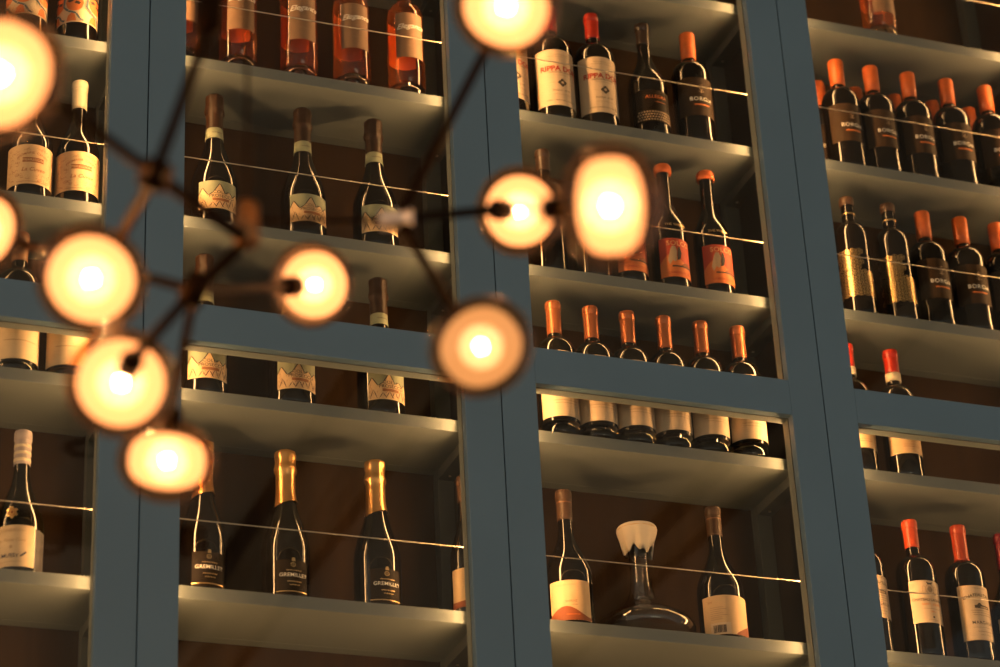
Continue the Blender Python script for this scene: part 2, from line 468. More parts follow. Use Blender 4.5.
# prosecco with mountain label
pf = prof_slope(.0465, .322, .100, .235, rn=.0160, pw=1.15); f = rad_at(pf)
L = Label(.0465); hw = .0465 * .92; base_z = .029
L.patch(-hw, hw, base_z, .093, 'paper_green')
pk = [(-.0425, .060), (-.034, .078), (-.022, .058), (-.012, .066), (0, .0865), (.011, .064), (.020, .070), (.028, .060), (.036, .071), (.0425, .060)]
pts = [(-.0425, base_z)]
for i in range(len(pk) - 1):
    (a, za), (b, zb) = pk[i], pk[i + 1]
    L.patch(a, b, base_z, 0, 'paper_buff', 1, ztop=lambda u, a=a, b=b, za=za, zb=zb: za + (zb - za) * (u - a) / (b - a))
L.line(pk, .0019, 'ink_black', 2)
for (a, b, h) in ((-.038, -.024, .052), (-.020, -.006, .044), (.004, .018, .050), (.018, .032, .056), (.030, .042, .048), (-.008, .008, .046)):
    L.line([(a, base_z + .001), ((a + b) / 2, h), (b, base_z + .001)], .0015, 'ink_black', 2)
rnd = random.Random(9)
for k in range(46):
    u = rnd.uniform(-.040, .040); z = rnd.uniform(.031, .060)
    if abs(u) < .022 and z > .048: continue
    L.line([(u, z), (u + rnd.uniform(-.003, .003), z + rnd.uniform(.002, .005))], .0006, 'ink_rust', 2)
L.text('COLLI', .0095, .001, .0625, 'ink_black', 3, spacing=1.1); L.text('PROSECCO', .0100, .005, .0535, 'ink_black', 3)
L.patch(-.014, .019, .0455, .0515, 'ink_rust', 3)
define('prosecco', 'sparkling_wine_bottle', 'wine bottle', [('glass_body', body(pf), None), ('label', L, 'pale green label with cream mountain peaks'), ('neck_band', collar(f, .2135, .2385, 'paper_green', .0014, True), 'pale green neck band'), ('foil', foil(f, .238, .322, 'foil_brown', 0, .0190, .0162), 'dark brown foil')])

# champagne with gold foil
pf = prof_slope(.0455, .324, .110, .245, rn=.0172, pw=1.15); f = rad_at(pf)
L = Label(.0455); hw = .0455 * .68
L.patch(-hw, hw, .010, .080, 'paper_black'); L.patch(-hw, hw, .0155, .0172, 'gold_print', 1)
L.text('GREMILLET', .0105, .002, .046, 'ink_white', spacing=1.05); L.mess(-.012, .016, .0575, .0022, 'gold_print')
L.ring(.001, .070, .0042, .0042, .0011, 'gold_print'); L.text('G', .006, .001, .068, 'gold_print')
L.mess(-.010, .016, .035, .0024, 'gold_print'); L.mess(-.006, .013, .0285, .002, 'gold_print'); L.poly([(-.002, .077), (.005, .077), (.004, .084), (-.001, .084)], 'gold_print')
define('champagne', 'sparkling_wine_bottle', 'wine bottle', [('glass_body', body(pf), None), ('label', L, 'black label with white and gold print'), ('foil', foil(f, .207, .324, 'foil_gold', .008, .0208, .0174), 'gold foil')])

# Ribera bottle
pf = prof_bordeaux(.044, .312, .188, .226); f = rad_at(pf)
L = Label(.044); hw = .044 * 1.32
L.patch(-hw, hw, .030, .174, 'paper_white')
L.text('RIPPA DORII', .0178, .004, .1185, 'ink_red', spacing=.98, bold=.030); L.mess(-.018, .020, .160, .0014, 'ink_soft'); L.mess(-.024, .026, .155, .0012, 'ink_soft')
L.text('BODEGAS', .0055, 0, .137, 'ink_soft', spacing=1.4); L.text('RIBERA DEL DUERO', .0056, .001, .113, 'ink_grey', spacing=1.05); L.mess(-.016, .018, .107, .0011, 'ink_soft')
for du, dz in ((-.0052, 0), (.0052, 0), (0, .0052), (0, -.0052)): L.ell(.003 + du, .088 + dz, .0052, .0052, 'ink_grey')
L.ell(.003, .088, .003, .003, 'paper_white', 2)
for u0 in (-.024, .018): L.line([(u0, .088), (u0 + .012, .088)], .0008, 'ink_tan')
L.text('ROBLE  2019', .0062, .001, .066, 'ink_grey', spacing=1.15); L.mess(-.016, .020, .057, .0016, 'ink_tan')
L.text('AGED 5 MONTHS IN BARREL', .0045, 0, .041, 'ink_grey', spacing=1.15)
define('ribera', 'wine_bottle', 'wine bottle', [('glass_body', body(pf), None), ('label', L, 'large white label with red lettering'), ('capsule', capsule(f, .246, .312, 'cap_red'), 'red capsule')])

# dark sloped bottle with latticed label
pf = prof_slope(.043, .309, .135, .238); f = rad_at(pf)
L = Label(.043); hw = .043 * 1.05
L.patch(-hw, hw, .028, .111, 'paper_black'); L.text('ALLEGRA', .0115, .002, .089, 'ink_orange', spacing=1.05); L.mess(-.002, .022, .079, .0016, 'ink_orange')
for i in range(-7, 8):
    for j in range(4):
        u = i * .0060 + (j % 2) * .003; z = .034 + j * .0066
        if abs(u) < hw - .003: L.poly([(u - .0026, z), (u, z - .0030), (u + .0026, z), (u, z + .0030)], 'ink_tan')
define('lattice_red', 'wine_bottle', 'wine bottle', [('glass_body', body(pf), None), ('label', L, 'black label with a checked band'), ('capsule', capsule(f, .253, .309, 'cap_dark'), 'black capsule')])

# brown label, orange capsule
pf = prof_bordeaux(.0425, .304, .186, .222); f = rad_at(pf)
L = Label(.0425); hw = .0425 * 1.22
L.patch(-hw, hw, .064, .164, 'paper_brown'); L.text('BORGIA', .0135, .002, .1025, 'ink_white', spacing=1.15)
L.patch(-.016, .020, .0905, .0935, 'ink_orange', 1)
L.ring(.002, .134, .003, .004, .0012, 'ink_tan'); L.line([(.002, .130), (.002, .122)], .0012, 'ink_tan'); L.line([(-.004, .126), (.008, .126)], .0012, 'ink_tan'); L.text('18', .006, .002, .141, 'ink_tan')
define('borgia', 'wine_bottle', 'wine bottle', [('glass_body', body(pf), None), ('label', L, 'brown label with pale capitals and orange dash'), ('capsule', capsule(f, .235, .304, 'cap_orange', ridge=False), 'matt orange capsule')])

# red and orange picture label, orange crown
pf = prof_slope(.039, .318, .150, .238, pw=1.1); f = rad_at(pf)
L = Label(.039); hw = .039 * 1.02
L.patch(-hw, hw, .022, .116, 'paper_red')
L.patch(-hw, hw, .022, .0, 'paper_orange', 1, ztop=lambda u: .040 + .032 * math.exp(-((u + .020) / .022) ** 2) + .016 * math.exp(-((u - .004) / .02) ** 2))
L.text('SOLCO', .0160, .004, .0985, 'ink_sand', 1, spacing=1.05)
L.poly([(-.022, .062), (-.016, .088), (-.012, .096), (-.003, .096), (-.002, .084), (-.006, .070), (-.004, .060), (-.010, .058), (-.014, .066), (-.016, .052), (-.020, .050)], 'ink_tan', 2)
L.poly([(.001, .096), (.006, .096), (.008, .080), (.004, .064), (-.003, .062), (-.002, .072)], 'ink_black', 2)
L.patch(-.014, .036, .0455, .0490, 'ink_black', 2); L.patch(.004, .034, .049, .0, 'swoop_brown', 2, ztop=lambda u: .049 + .009 * math.sin((u - .004) / .03 * PI))
L.text('LAMBRUSCO', .0085, .002, .029, 'paper_red', 2)
T = Label(f, .0006); T.text('THE WINERY', .0085, .002, .148, 'gold_print', 0)
m = capsule(f, .296, .318, 'cap_orange', ridge=False)
m = MB(); m.lathe([(.0150, .297), (.0188, .298), (.0196, .304), (.0192, .313), (.0165, .3185), (.008, .321), (0, .3215)], 'cap_orange', 40, lambda r, z, a: (r + .0005 * math.cos(16 * a) * (z < .312), z))
define('solco', 'wine_bottle', 'wine bottle', [('glass_body', body(pf), None), ('label', L, 'orange and red picture label'), ('shoulder_print', T, 'gold lettering'), ('crown_cap', m, 'orange crown cap')])

# plain dark bottle
pf = prof_bordeaux(.039, .308, .19, .228); f = rad_at(pf)
define('plaindark', 'wine_bottle', 'wine bottle', [('glass_body', body(pf), None), ('capsule', capsule(f, .255, .308, 'cap_dark'), 'glossy black capsule')])

# six with copper capsules
pf = prof_bordeaux(.040, .316, .192, .228); f = rad_at(pf)
L = Label(.040); hw = .040 * 1.38
L.patch(-hw, hw, .037, .186, 'paper_white'); L.text('CHATEAU', .010, 0, .14, 'ink_grey'); L.text('MEDOC', .0075, 0, .084, 'ink_grey', spacing=1.1); L.mess(-.026, .026, .072, .0014, 'ink_soft'); L.mess(-.022, .022, .066, .0012, 'ink_soft'); L.ell(0, .115, .012, .012, 'ink_tan')
define('medoc', 'wine_bottle', 'wine bottle', [('glass_body', body(pf, 'bottle_green', .030), None), ('label', L, 'cream label'), ('capsule', capsule(f, .240, .316, 'cap_copper'), 'copper capsule')])

# shiraz, two orientations of the same label
pf = prof_slope(.0465, .296, .110, .218, pw=1.15); f = rad_at(pf)
def shiraz(front):
    L = Label(.0465)
    if front:
        L.patch(-.060, .026, .005, .088, 'paper_buff'); L.patch(-.060, .026, .005, 0, 'swoop_brown', 1, ztop=lambda u: .024 + .010 * math.sin((u + .052) / .05 * PI) - .12 * max(0, u + .02) * .3)
        L.text('HILL OF GRACE', .0052, -.024, .0765, 'ink_tan'); L.text('SHIRAZ', .0062, -.016, .042, 'ink_rust', spacing=1.1); L.mess(-.014, -.004, .036, .001, 'ink_rust'); L.mess(-.026, .0, .0155, .0018, 'paper_orange', 2)
    else:
        L.patch(-.062, .060, .005, .088, 'paper_buff')
        L.patch(.004, .060, .005, 0, 'swoop_brown', 1, ztop=lambda u: .0055 + .026 * min(1, (u - .004) / .045) ** .8)
        L.patch(-.046, -.006, .0055, .030, 'paper_white', 1)
        u = -.040; rnd = random.Random(5)
        while u < -.016:
            w = rnd.uniform(.0005, .0016); L.patch(u, u + w, .009, .025, 'ink_black', 2); u += w + rnd.uniform(.0004, .0012)
        L.text('2018', .0045, -.044, .073, 'ink_rust')
        for k in range(7): L.mess(-.044, -.018 + .006 * math.sin(k * 2), .062 - k * .0042, .0012, 'ink_soft', 1)
    return L
for kd, fr in (('shiraz_front', True), ('shiraz_back', False)):
    define(kd, 'wine_bottle', 'wine bottle', [('glass_body', body(pf), None), ('label', shiraz(fr), 'buff label with a brown wave'), ('capsule', capsule(f, .232, .296, 'cap_tan', bands=[(.268, .271, 'cap_brown')]), 'tan capsule')])

pf = prof_slope(.0315, .296, .12, .222, rn=.0125, pw=1.15); f = rad_at(pf)
L = Label(.0315); L.patch(-.046, .046, .012, .092, 'paper_buff'); L.patch(-.046, .046, .012, 0, 'swoop_brown', 1, ztop=lambda u: .030 + .006 * math.sin(u / .02))
define('slim', 'wine_bottle', 'wine bottle', [('glass_body', body(pf), None), ('label', L, 'buff label with a brown base'), ('capsule', capsule(f, .24, .296, 'cap_brown'), None)])

# openwork gold lattice bottle
pf = prof_bordeaux(.0365, .307, .200, .238); f = rad_at(pf)
L = Label(.0365)
q = .0150
def lat(ua, ub, za, zb):
    h = q * .866; j = 0; z = za
    while z <= zb + 1e-6:
        off = (j % 2) * q / 2; u = ua + off
        while u <= ub + 1e-6:
            for k in range(6):
                a = k * PI / 3 + PI / 6
                L.line([(u + .0008 * math.cos(a), z + .0008 * math.sin(a)), (u + q * .52 * math.cos(a), z + q * .52 * math.sin(a))], .0016, 'gold_print')
                b = a + PI / 3
                L.line([(u + q * .52 * math.cos(a), z + q * .52 * math.sin(a)), (u + q * .52 * math.cos(b), z + q * .52 * math.sin(b))], .0012, 'gold_print')
            u += q
        z += h; j += 1
lat(-.056, .048, .049, .112); lat(-.056, .000, .049 + 5 * q * .866, .156)
Cc = capsule(f, .286, .307, 'cap_tan'); Cc.lathe([(f(.262), .262), (f(.262) + .0012, .2625), (f(.262) + .0012, .2645), (f(.262), .265)], 'gold_print', 40)
define('goldlattice', 'wine_bottle', 'wine bottle', [('glass_body', body(pf), None), ('label', L, 'gold openwork lattice print'), ('capsule', Cc, 'short bronze capsule')])

# red capsule with white band
pf = prof_bordeaux(.0385, .312, .186, .222); f = rad_at(pf)
L = Label(.0385); L.patch(-.0385 * 1.3, .0385 * 1.3, .051, .165, 'paper_buff'); L.mess(-.018, .02, .066, .0014, 'ink_rust'); L.mess(-.018, .02, .071, .001, 'ink_rust'); L.text('RESERVE', .010, 0, .12, 'ink_rust')
define('redband', 'wine_bottle', 'wine bottle', [('glass_body', body(pf), None), ('label', L, 'buff label'), ('neck_band', collar(f, .236, .256, 'cap_cream', .0022), 'white neck band'), ('capsule', capsule(f, .256, .312, 'cap_red'), 'red capsule')])

# two chateau bottles
pf = prof_bordeaux(.041, .313, .192, .228); f = rad_at(pf)
L = Label(.041); hw = .041 * .98
L.patch(-hw, hw, .071, .164, 'paper_white')
L.ring(.003, .144, .010, .011, .0013, 'ink_tan'); L.ell(.003, .144, .006, .007, 'ink_soft'); L.poly([(-.004, .155), (.010, .155), (.011, .161), (.003, .158), (-.005, .161)], 'ink_grey')
for sg in (-1, 1):
    L.ring(.003 + sg * .013, .143, .004, .008, .0012, 'ink_tan'); L.line([(.003 + sg * .016, .134), (.003 + sg * .025, .142)], .0012, 'ink_tan')
L.text('CHATEAU LAGRANGE', .0082, .003, .118, 'ink_grey', spacing=.95, arc=-1, bold=.02); L.text('SAINT - JULIEN', .0066, .004, .109, 'ink_orange')
L.line([(-.016, .1015), (.024, .1015)], .0007, 'ink_soft'); L.text('2016', .005, .004, .0935, 'ink_orange'); L.ell(.004, .083, .0022, .0022, 'ink_grey'); L.mess(-.008, .018, .0765, .0009, 'ink_soft')
define('chateau_crest', 'wine_bottle', 'wine bottle', [('glass_body', body(pf), None), ('label', L, 'cream label with a crest'), ('capsule', capsule(f, .250, .313, 'cap_redorange'), 'bright red capsule')])
def house_label(z0, z1):
    L = Label(.041); hw = .041 * 1.05; h = z1 - z0
    L.patch(-hw, hw, z0, z1, 'paper_buff'); L.patch(-.032, hw - .002, z0 + .002, z1 - .002, 'paper_white', .5)
    L.text('CHATEAU TAYAC', .0095, .004, z0 + h * .80, 'ink_grey', arc=6, spacing=.95, bold=.02); L.mess(-.012, .022, z0 + h * .94, .0012, 'ink_soft')
    zc = z0 + h * .58
    for k in range(3): L.mess(-.020 + k * .002, .028, zc - .006 - k * .005, .0016, 'ink_soft')
    L.poly([(-.012, zc), (.022, zc - .001), (.022, zc + .006), (.004, zc + .007), (-.001, zc + .014), (-.006, zc + .007), (-.012, zc + .006)], 'ink_grey', 1.5)
    L.poly([(.000, zc + .001), (.018, zc), (.018, zc + .0035), (.000, zc + .004)], 'ink_tan', 2)
    L.text('MARGAUX', .0098, .004, z0 + h * .29, 'ink_grey', spacing=1.1); L.line([(-.020, z0 + h * .23), (.028, z0 + h * .23)], .0006, 'ink_soft')
    L.mess(-.012, .020, z0 + h * .15, .0014, 'ink_soft'); L.mess(-.006, .016, z0 + h * .09, .0011, 'ink_soft')
    return L
for kd, z0, z1 in (('chateau_house', .043, .164), ('chateau_small', .072, .165)):
    define(kd, 'wine_bottle', 'wine bottle', [('glass_body', body(pf), None), ('label', house_label(z0, z1), 'cream label with a country house'), ('capsule', capsule(f, .231, .313, 'cap_redorange'), 'red capsule')])
pf = prof_slope(.044, .306, .12, .225); f = rad_at(pf)
L = Label(.044); L.patch(-.056, .056, .025, .105, 'paper_white')
define('wine_red_cap', 'wine_bottle', 'wine bottle', [('glass_body', body(pf), None), ('label', L, 'cream label'), ('capsule', capsule(f, .226, .306, 'cap_wine'), 'dark red capsule')])

# ------------------------------------------------------------------ room
ZR = 3.7065                     # underside of the doors' middle rail above the floor
W = .70
def struct(name, mb): return tag(mb.build(name), kind='structure')
m = MB(); m.box(-4, 5, -8.5, .45, -.08, 0, 'floor_wood'); struct('floor', m)
m = MB(); m.box(-4, 5, -8.5, .45, 5.60, 5.72, 'ceiling_board'); struct('ceiling', m)
m = MB(); m.box(-4, 5, .302, .45, 0, 5.60, 'wall_plaster'); struct('wall_back', m)
for i, (xa, xb) in enumerate(((1.54, 1.88), (3.13, 3.32))):
    o = empty('ceiling_beam', ((xa + xb) / 2, -4.2, 5.60), ('wide' if i == 0 else 'narrow') + ' timber beam under the ceiling, seen only as streaks in the glass', 'beam', 'ceiling beams')
    m = MB(); m.box(xa - (xa + xb) / 2, xb - (xa + xb) / 2, -4, 4.35, -.05, 0, 'beam_wood'); m.build('face_board', o)
    for sx in (-1, 1):
        m = MB(); e = (xb - xa) / 2; m.box(sx * e - .022, sx * e + .022, -4, 4.35, -.075, 0, 'beam_dark'); m.build('shade_strip', o)  # dark strips stand in for the shadow along the beam's sides
m = MB(); m.box(-4, 1.4, -5.12, -5.00, 5.52, 5.60, 'beam_dark'); tag(m.build('cross_beam'), 'dark cross beam under the ceiling, parallel to the cabinets', 'beam', 'ceiling beams')
for i, (x, y) in enumerate(((.78, -4.38), (.82, -5.32))):
    o = empty('downlight', (x, y, 5.60), 'round recessed downlight, switched off, ' + ('nearer the cabinets' if i == 0 else 'beyond the dark cross beam'), 'ceiling light', 'recessed downlights')
    m = MB(); m.lathe([(.050, -.001), (.054, -.012), (.078, -.008), (.080, -.0005)], 'gasket', 40); m.build('trim_ring', o)
    m = MB(); m.lathe([(0, -.004), (.049, -.003), (.050, -.0005)], 'ceiling_board', 32); m.build('lens', o)

# ------------------------------------------------------------------ wine cabinets
SHELF = {0: 1.4300, 1: 1.0537, 2: .6813, 3: .3099, 4: -.0625, 5: -.4573, 6: -.8530}   # shelf tops
TH = .0252; YS = .0747; YB = .276
ZLO, ZHI = -1.02, 1.56
cab_lab = ['first blue glazed wine cabinet, behind the lamps on the far left', 'second blue glazed wine cabinet, holding the gold foil bottles', 'third blue glazed wine cabinet, holding the glass decanter', 'fourth blue glazed wine cabinet, with the two rows of orange capsules']
for i in range(4):
    x0, x1 = (i - 1) * W, i * W; xc = (x0 + x1) / 2
    cab = empty('wine_cabinet', (xc, .15, ZR + ZLO), cab_lab[i], 'cabinet', 'glazed wine cabinets')
    def part(mb, name, par, bevel=0):
        mb.v = [(x - xc, y - .15, z - ZLO) for x, y, z in mb.v]
        o = mb.build(name, None, bevel); o.parent = par; return o
    m = MB(); m.box(x0 + .001, x1 - .001, .2785, .296, ZLO, ZHI, 'back_wood'); part(m, 'back_panel', cab)
    for a, b in ((x0 + .001, x0 + .012), (x1 - .012, x1 - .001)):
        m = MB(); m.box(a, b, .054, .2785, ZLO, ZHI, 'side_dark'); part(m, 'side_panel', cab)
    m = MB(); m.box(x0 + .012, x1 - .012, .054, .2785, ZHI - .02, ZHI, 'shelf_paint'); part(m, 'top_panel', cab)
    m = MB(); m.box(x0 + .012, x1 - .012, .054, .2785, ZLO, ZLO + .02, 'shelf_paint'); part(m, 'bottom_panel', cab)
    for a, b in ((x0 + .0125, x0 + .046), (x1 - .046, x1 - .0125)):
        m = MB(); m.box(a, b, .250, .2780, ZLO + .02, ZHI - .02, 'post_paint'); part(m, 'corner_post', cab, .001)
    for k, z in SHELF.items():
        m = MB(); m.box(x0 + .014, x1 - .014, YS, .2495, z - TH, z, 'shelf_paint'); m.box(x0 + .0475, x1 - .0475, .2495, YB + .002, z - TH, z, 'shelf_paint')
        part(m, 'shelf', cab, .0012)
        for a, b in ((x0 + .0125, x0 + .046), (x1 - .046, x1 - .0125)):
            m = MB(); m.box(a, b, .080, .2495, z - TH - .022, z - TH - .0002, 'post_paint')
            sx = (a + b) / 2; m.tube((sx, .225, z - TH - .0235), (sx, .225, z - TH - .021), .003, 'wire_steel', 10)
            part(m, 'shelf_bearer', cab, .001)
        if k < 6 and k > 0:
            m = MB(); m.tube((x0 + .064, .0545, z + .1197), (x1 - .0665, .0545, z + .1197), .00115, 'wire_steel', 8); part(m, 'guard_wire', cab)
    xl, xr = x0 + .0730, x1 - .0754
    for e, sx in ((xl - .0006, -1), (xr + .0006, 1)):
        za, zb = ZLO + .075, ZHI - .075
        m = MB(); a, b = sorted((e + sx * .009, e + sx * .0115))
        m.box(a, b, .0445, .0575, za, zb, 'alloy'); del m.f[0 if sx > 0 else 1], m.m[0 if sx > 0 else 1], m.sm[0 if sx > 0 else 1]
        xf = a if sx > 0 else b; n = 30; dz_ = (zb - za) / n      # the glowing face, one field per diode group
        for k in range(n):
            q = [(xf, .0445, za + k * dz_), (xf, .0445, za + (k + 1) * dz_), (xf, .0575, za + (k + 1) * dz_), (xf, .0575, za + k * dz_)]
            m.add(q, [(0, 1, 2, 3) if sx > 0 else (3, 2, 1, 0)], 'led')
        part(m, 'led_strip', cab)
    # door
    dr = bpy.data.objects.new('door', None); C.objects.link(dr); dr.parent = cab
    g = .0011
    for a, b in ((x0 + g, xl), (xr, x1 - g)):
        m = MB(); m.box(a, b, 0, .0187, ZLO, ZHI, 'blue_paint'); part(m, 'stile', dr, .0012)
    for a, b in ((ZLO, ZLO + .08), (0, .0785), (ZHI - .08, ZHI)):
        m = MB(); m.box(xl, xr, 0, .0187, a, b, 'blue_paint'); part(m, 'rail', dr, .0012)
    for a, b in ((ZLO + .08, 0), (.0785, ZHI - .08)):
        t = .014
        m = MB(); gy0, gy1 = .0187, .0215
        for (ua, ub, va, vb) in ((xl - t, xl - .0012, a - t, b + t), (xr + .0012, xr + t, a - t, b + t), (xl - .0012, xr + .0012, a - t, a - .0012), (xl - .0012, xr + .0012, b + .0012, b + t)):
            m.box(ua, ub, gy0, gy1, va, vb, 'gasket')
        part(m, 'gasket', dr)
        m = MB(); gy0, gy1 = .0215, .0442
        for (ua, ub, va, vb) in ((xl - t, xl, a - t, b + t), (xr, xr + t, a - t, b + t), (xl, xr, a - t, a), (xl, xr, b, b + t)):
            m.box(ua, ub, gy0, gy1, va, vb, 'shelf_paint')
        part(m, 'glazing_bead', dr, .001)
        m = MB(); m.box(xl - .0010, xr + .0010, .0190, .0213, a - .0010, b + .0010, 'pane_glass'); part(m, 'glass_pane', dr)

# ------------------------------------------------------------------ bottles on the shelves
def put(kind, lev, x, y, label, group=None, jit=3.):
    place(kind, x, y, ZR + SHELF[lev] + .0002, label, group, R(random.uniform(-jit, jit)))
D = YS + .003
ORD = ['first', 'second', 'third', 'fourth', 'fifth', 'sixth']
g = 'bottles with orange and grey picture labels'
for x, l in ((-.121, 'dark bottle with orange blob label beside the blue stile, top left shelf'), (-.222, 'dark bottle with orange blob label half behind the biggest lamp')): put('facelabel', 2, x, D + .040, l, g)
g = 'bottles with filigree labels'
put('filigree', 3, -.110, D + .0425, 'cream-capped bottle with filigree label, fully clear of the lamps', g)
put('filigree', 3, -.201, D + .0425, 'filigree-labelled bottle with its neck behind the biggest lamp', g)
g = 'bottles with plain cream labels'
put('whitelabel', 4, -.212, D + .0425, 'brown-capped bottle with plain cream label at the far left edge', g)
put('whitelabel', 4, -.115, D + .0425, 'plain cream-labelled bottle cut by the middle rail, mostly behind lamps', g)
put('condrieu', 5, -.190, D + .0445, 'bottle with pale ribbed foil and gold shoulder medallion', None, 0)
g = 'rose bottles on the top shelf'
for k, x in enumerate((.091, .209, .338, .452, .571)):
    put('rose', 2, x, D + .0385, 'pink rose wine bottle, ' + ['half hidden by the blue stile', 'behind the bronze lamp socket', 'third of the row of five', 'fourth of the row of five', 'last of the row of five, nearest the middle stile'][k], g)
g = 'prosecco bottles with mountain labels'
for k, (x, lev, l) in enumerate(((.163, 3, 'leftmost dark-foiled mountain-label bottle on the upper prosecco shelf'), (.346, 3, 'middle dark-foiled mountain-label bottle on the upper prosecco shelf'), (.497, 3, 'mountain-label bottle behind the steel clamp on the upper prosecco shelf'),
                               (.146, 4, 'leftmost mountain-label bottle on the shelf behind the middle rail'), (.319, 4, 'mountain-label bottle behind the middle rail, neck hidden by a lamp'), (.498, 4, 'rightmost mountain-label bottle on the shelf behind the middle rail'))):
    put('prosecco', lev, x, D + .0465, l, g)
g = 'champagne bottles with gold foil'
for k, (x, l) in enumerate(((.150, 'champagne bottle with its gold foil hidden by the lowest lamp'), (.309, 'gold-foiled champagne bottle, middle of the three'), (.487, 'gold-foiled champagne bottle, rightmost of the three'))):
    put('champagne', 5, x, YS + .020 + .0455, l, g)
put('slim', 5, .6555, D + .0315, 'buff-labelled bottle mostly hidden by the middle stile, right of the champagne', None, 0)
g = 'bottles with big red lettering'
for k, (x, l) in enumerate(((.800, 'white-labelled bottle showing only a sliver beside the middle stile'), (.905, 'white bottle label with red lettering, neck behind a lamp'), (1.004, 'red-capped bottle with red lettering on its white label'))): put('ribera', 2, x, D + .044, l, g)
put('lattice_red', 2, 1.1245, D + .043, 'slim-necked dark bottle with checked black label')
put('borgia', 2, 1.232, D + .0425, 'orange-capped brown-labelled bottle alone beside the checked-label bottle', 'brown-labelled bottles with orange capsules')
g = 'plain dark bottles behind the lamps'
put('plaindark', 3, .866, D + .039, 'plain black bottle, its black capsule showing above the round lamp', g); put('plaindark', 3, .965, D + .039, 'plain black bottle mostly hidden behind the biggest right lamp', g)
g = 'bottles with orange picture labels'
for k, (x, l) in enumerate(((1.045, 'orange-labelled bottle almost hidden by the lamp'), (1.141, 'orange-labelled bottle with crown cap, beside the lamp'), (1.242, 'orange-labelled bottle with crown cap, nearest the right stile'))): put('solco', 3, x, D + .039, l, g)
g = 'row of six copper-capped bottles'
for k, x in enumerate((.866, .9475, 1.0285, 1.110, 1.193, 1.278)): put('medoc', 4, x, YS - .003 + .040, ORD[k] + ' from the left of six copper-capped cream-label bottles', g)
put('shiraz_front', 5, .868, D + .0465, 'tan-capped bottle with buff label, left of the decanter', 'buff-labelled bottles beside the decanter', 0)
put('shiraz_back', 5, 1.189, D + .0465, 'tan-capped bottle showing a barcode label, right of the decanter', 'buff-labelled bottles beside the decanter', 0)
put('rose_low', 1, 1.728, D + .0385, 'rose bottle standing alone, cut off at the top edge')
g = 'brown-labelled bottles with orange capsules'
for k, x in enumerate((1.600, 1.688, 1.783, 1.8825, 1.985)): put('borgia', 2, x, D + .0425 + .001, ORD[k] + ' from the left in the front row of five orange-capped bottles', g)
for k, x in enumerate((1.6, 1.697, 1.798, 1.897, 1.994)): put('borgia', 2, x, .2125, ORD[k] + ' from the left in the shaded back row of orange-capped bottles', g)
g2 = 'bottles with gold lattice print'
put('goldlattice', 3, 1.579, D + .0365, 'gold lattice bottle beside the right stile', g2); put('goldlattice', 3, 1.680, D + .0365, 'gold lattice bottle next to the orange capsules', g2)
for k, x in enumerate((1.768, 1.863, 1.955)): put('borgia', 3, x, D + .0425, ORD[k] + ' orange-capped bottle right of the gold lattice bottles', g)
g = 'red-capped bottles with white neck bands'
put('redband', 4, 1.533, D + .0385, 'red-capped bottle with white neck band, half hidden by the stile', g); put('redband', 4, 1.639, D + .0385, 'red-capped bottle with white neck band, standing clear', g)
g = 'chateau bottles on the lowest right shelf'
put('chateau_small', 5, 1.514, D + .041, 'cream-labelled bottle half hidden by the right stile, lowest shelf', g)
put('chateau_crest', 5, 1.632, D + .041, 'red-capped bottle whose cream label bears a crest', g)
put('chateau_house', 5, 1.745, D + .041, 'red-capped bottle whose tall label shows a country house', g)
put('wine_red_cap', 5, 1.848, D + .044, 'dark-red-capped bottle at the right edge of the picture')

# decanter
dx, dy, dz = 1.042, .1735, ZR + SHELF[5] + .0002
dec = empty('decanter', (dx, dy, dz), 'wide-bottomed clear glass decanter with a white cloth cap', 'decanter')
outer = [(0, .004), (.030, .002), (.048, 0), (.062, .001), (.082, .007), (.096, .017), (.1015, .028), (.1005, .036), (.094, .047), (.080, .059), (.060, .071), (.043, .083), (.0315, .096), (.0255, .110), (.0215, .130), (.0195, .155), (.0192, .180), (.0205, .203), (.0235, .218), (.029, .234), (.0365, .249)]
t = .0022; inner = []
for k, (r, z) in enumerate(outer):
    a = outer[max(0, k - 1)]; b = outer[min(len(outer) - 1, k + 1)]
    tx, tz = b[0] - a[0], b[1] - a[1]; L_ = math.hypot(tx, tz)
    inner.append((max(0, r - tz / L_ * t) if k else 0, z + tx / L_ * t))
m = MB(); m.lathe(outer + [(.0360, .2505)] + inner[::-1], 'decanter_glass', 72); m.build('vessel', dec)
m = MB()
def cloth(r, z, a):
    k = max(0, (.250 - z) / .045)
    rr = r * (1 + .07 * k * (1 + math.sin(7 * a + .5)) + .04 * k * (1 + math.sin(13 * a)))
    return rr, z - .012 * k * k * (.5 + .5 * math.sin(4 * a + 1.1)) - .004 * k * math.sin(9 * a)
m.lathe([(0, .2545), (.018, .2545), (.032, .2540), (.0382, .2525), (.0402, .2495), (.0402, .245), (.0385, .238), (.0335, .226), (.0290, .214), (.0255, .205), (.0240, .205), (.0272, .214), (.0317, .226), (.0370, .238), (.0385, .2455), (.0375, .2515), (.02, .2530), (0, .2530)], 'cloth_white', 96, cloth)
m.lathe([(.0392, .2440), (.0408, .2444), (.0411, .2456), (.0402, .2466), (.0392, .2466)], 'paper_buff', 72)
m.build('cloth_cap', dec)

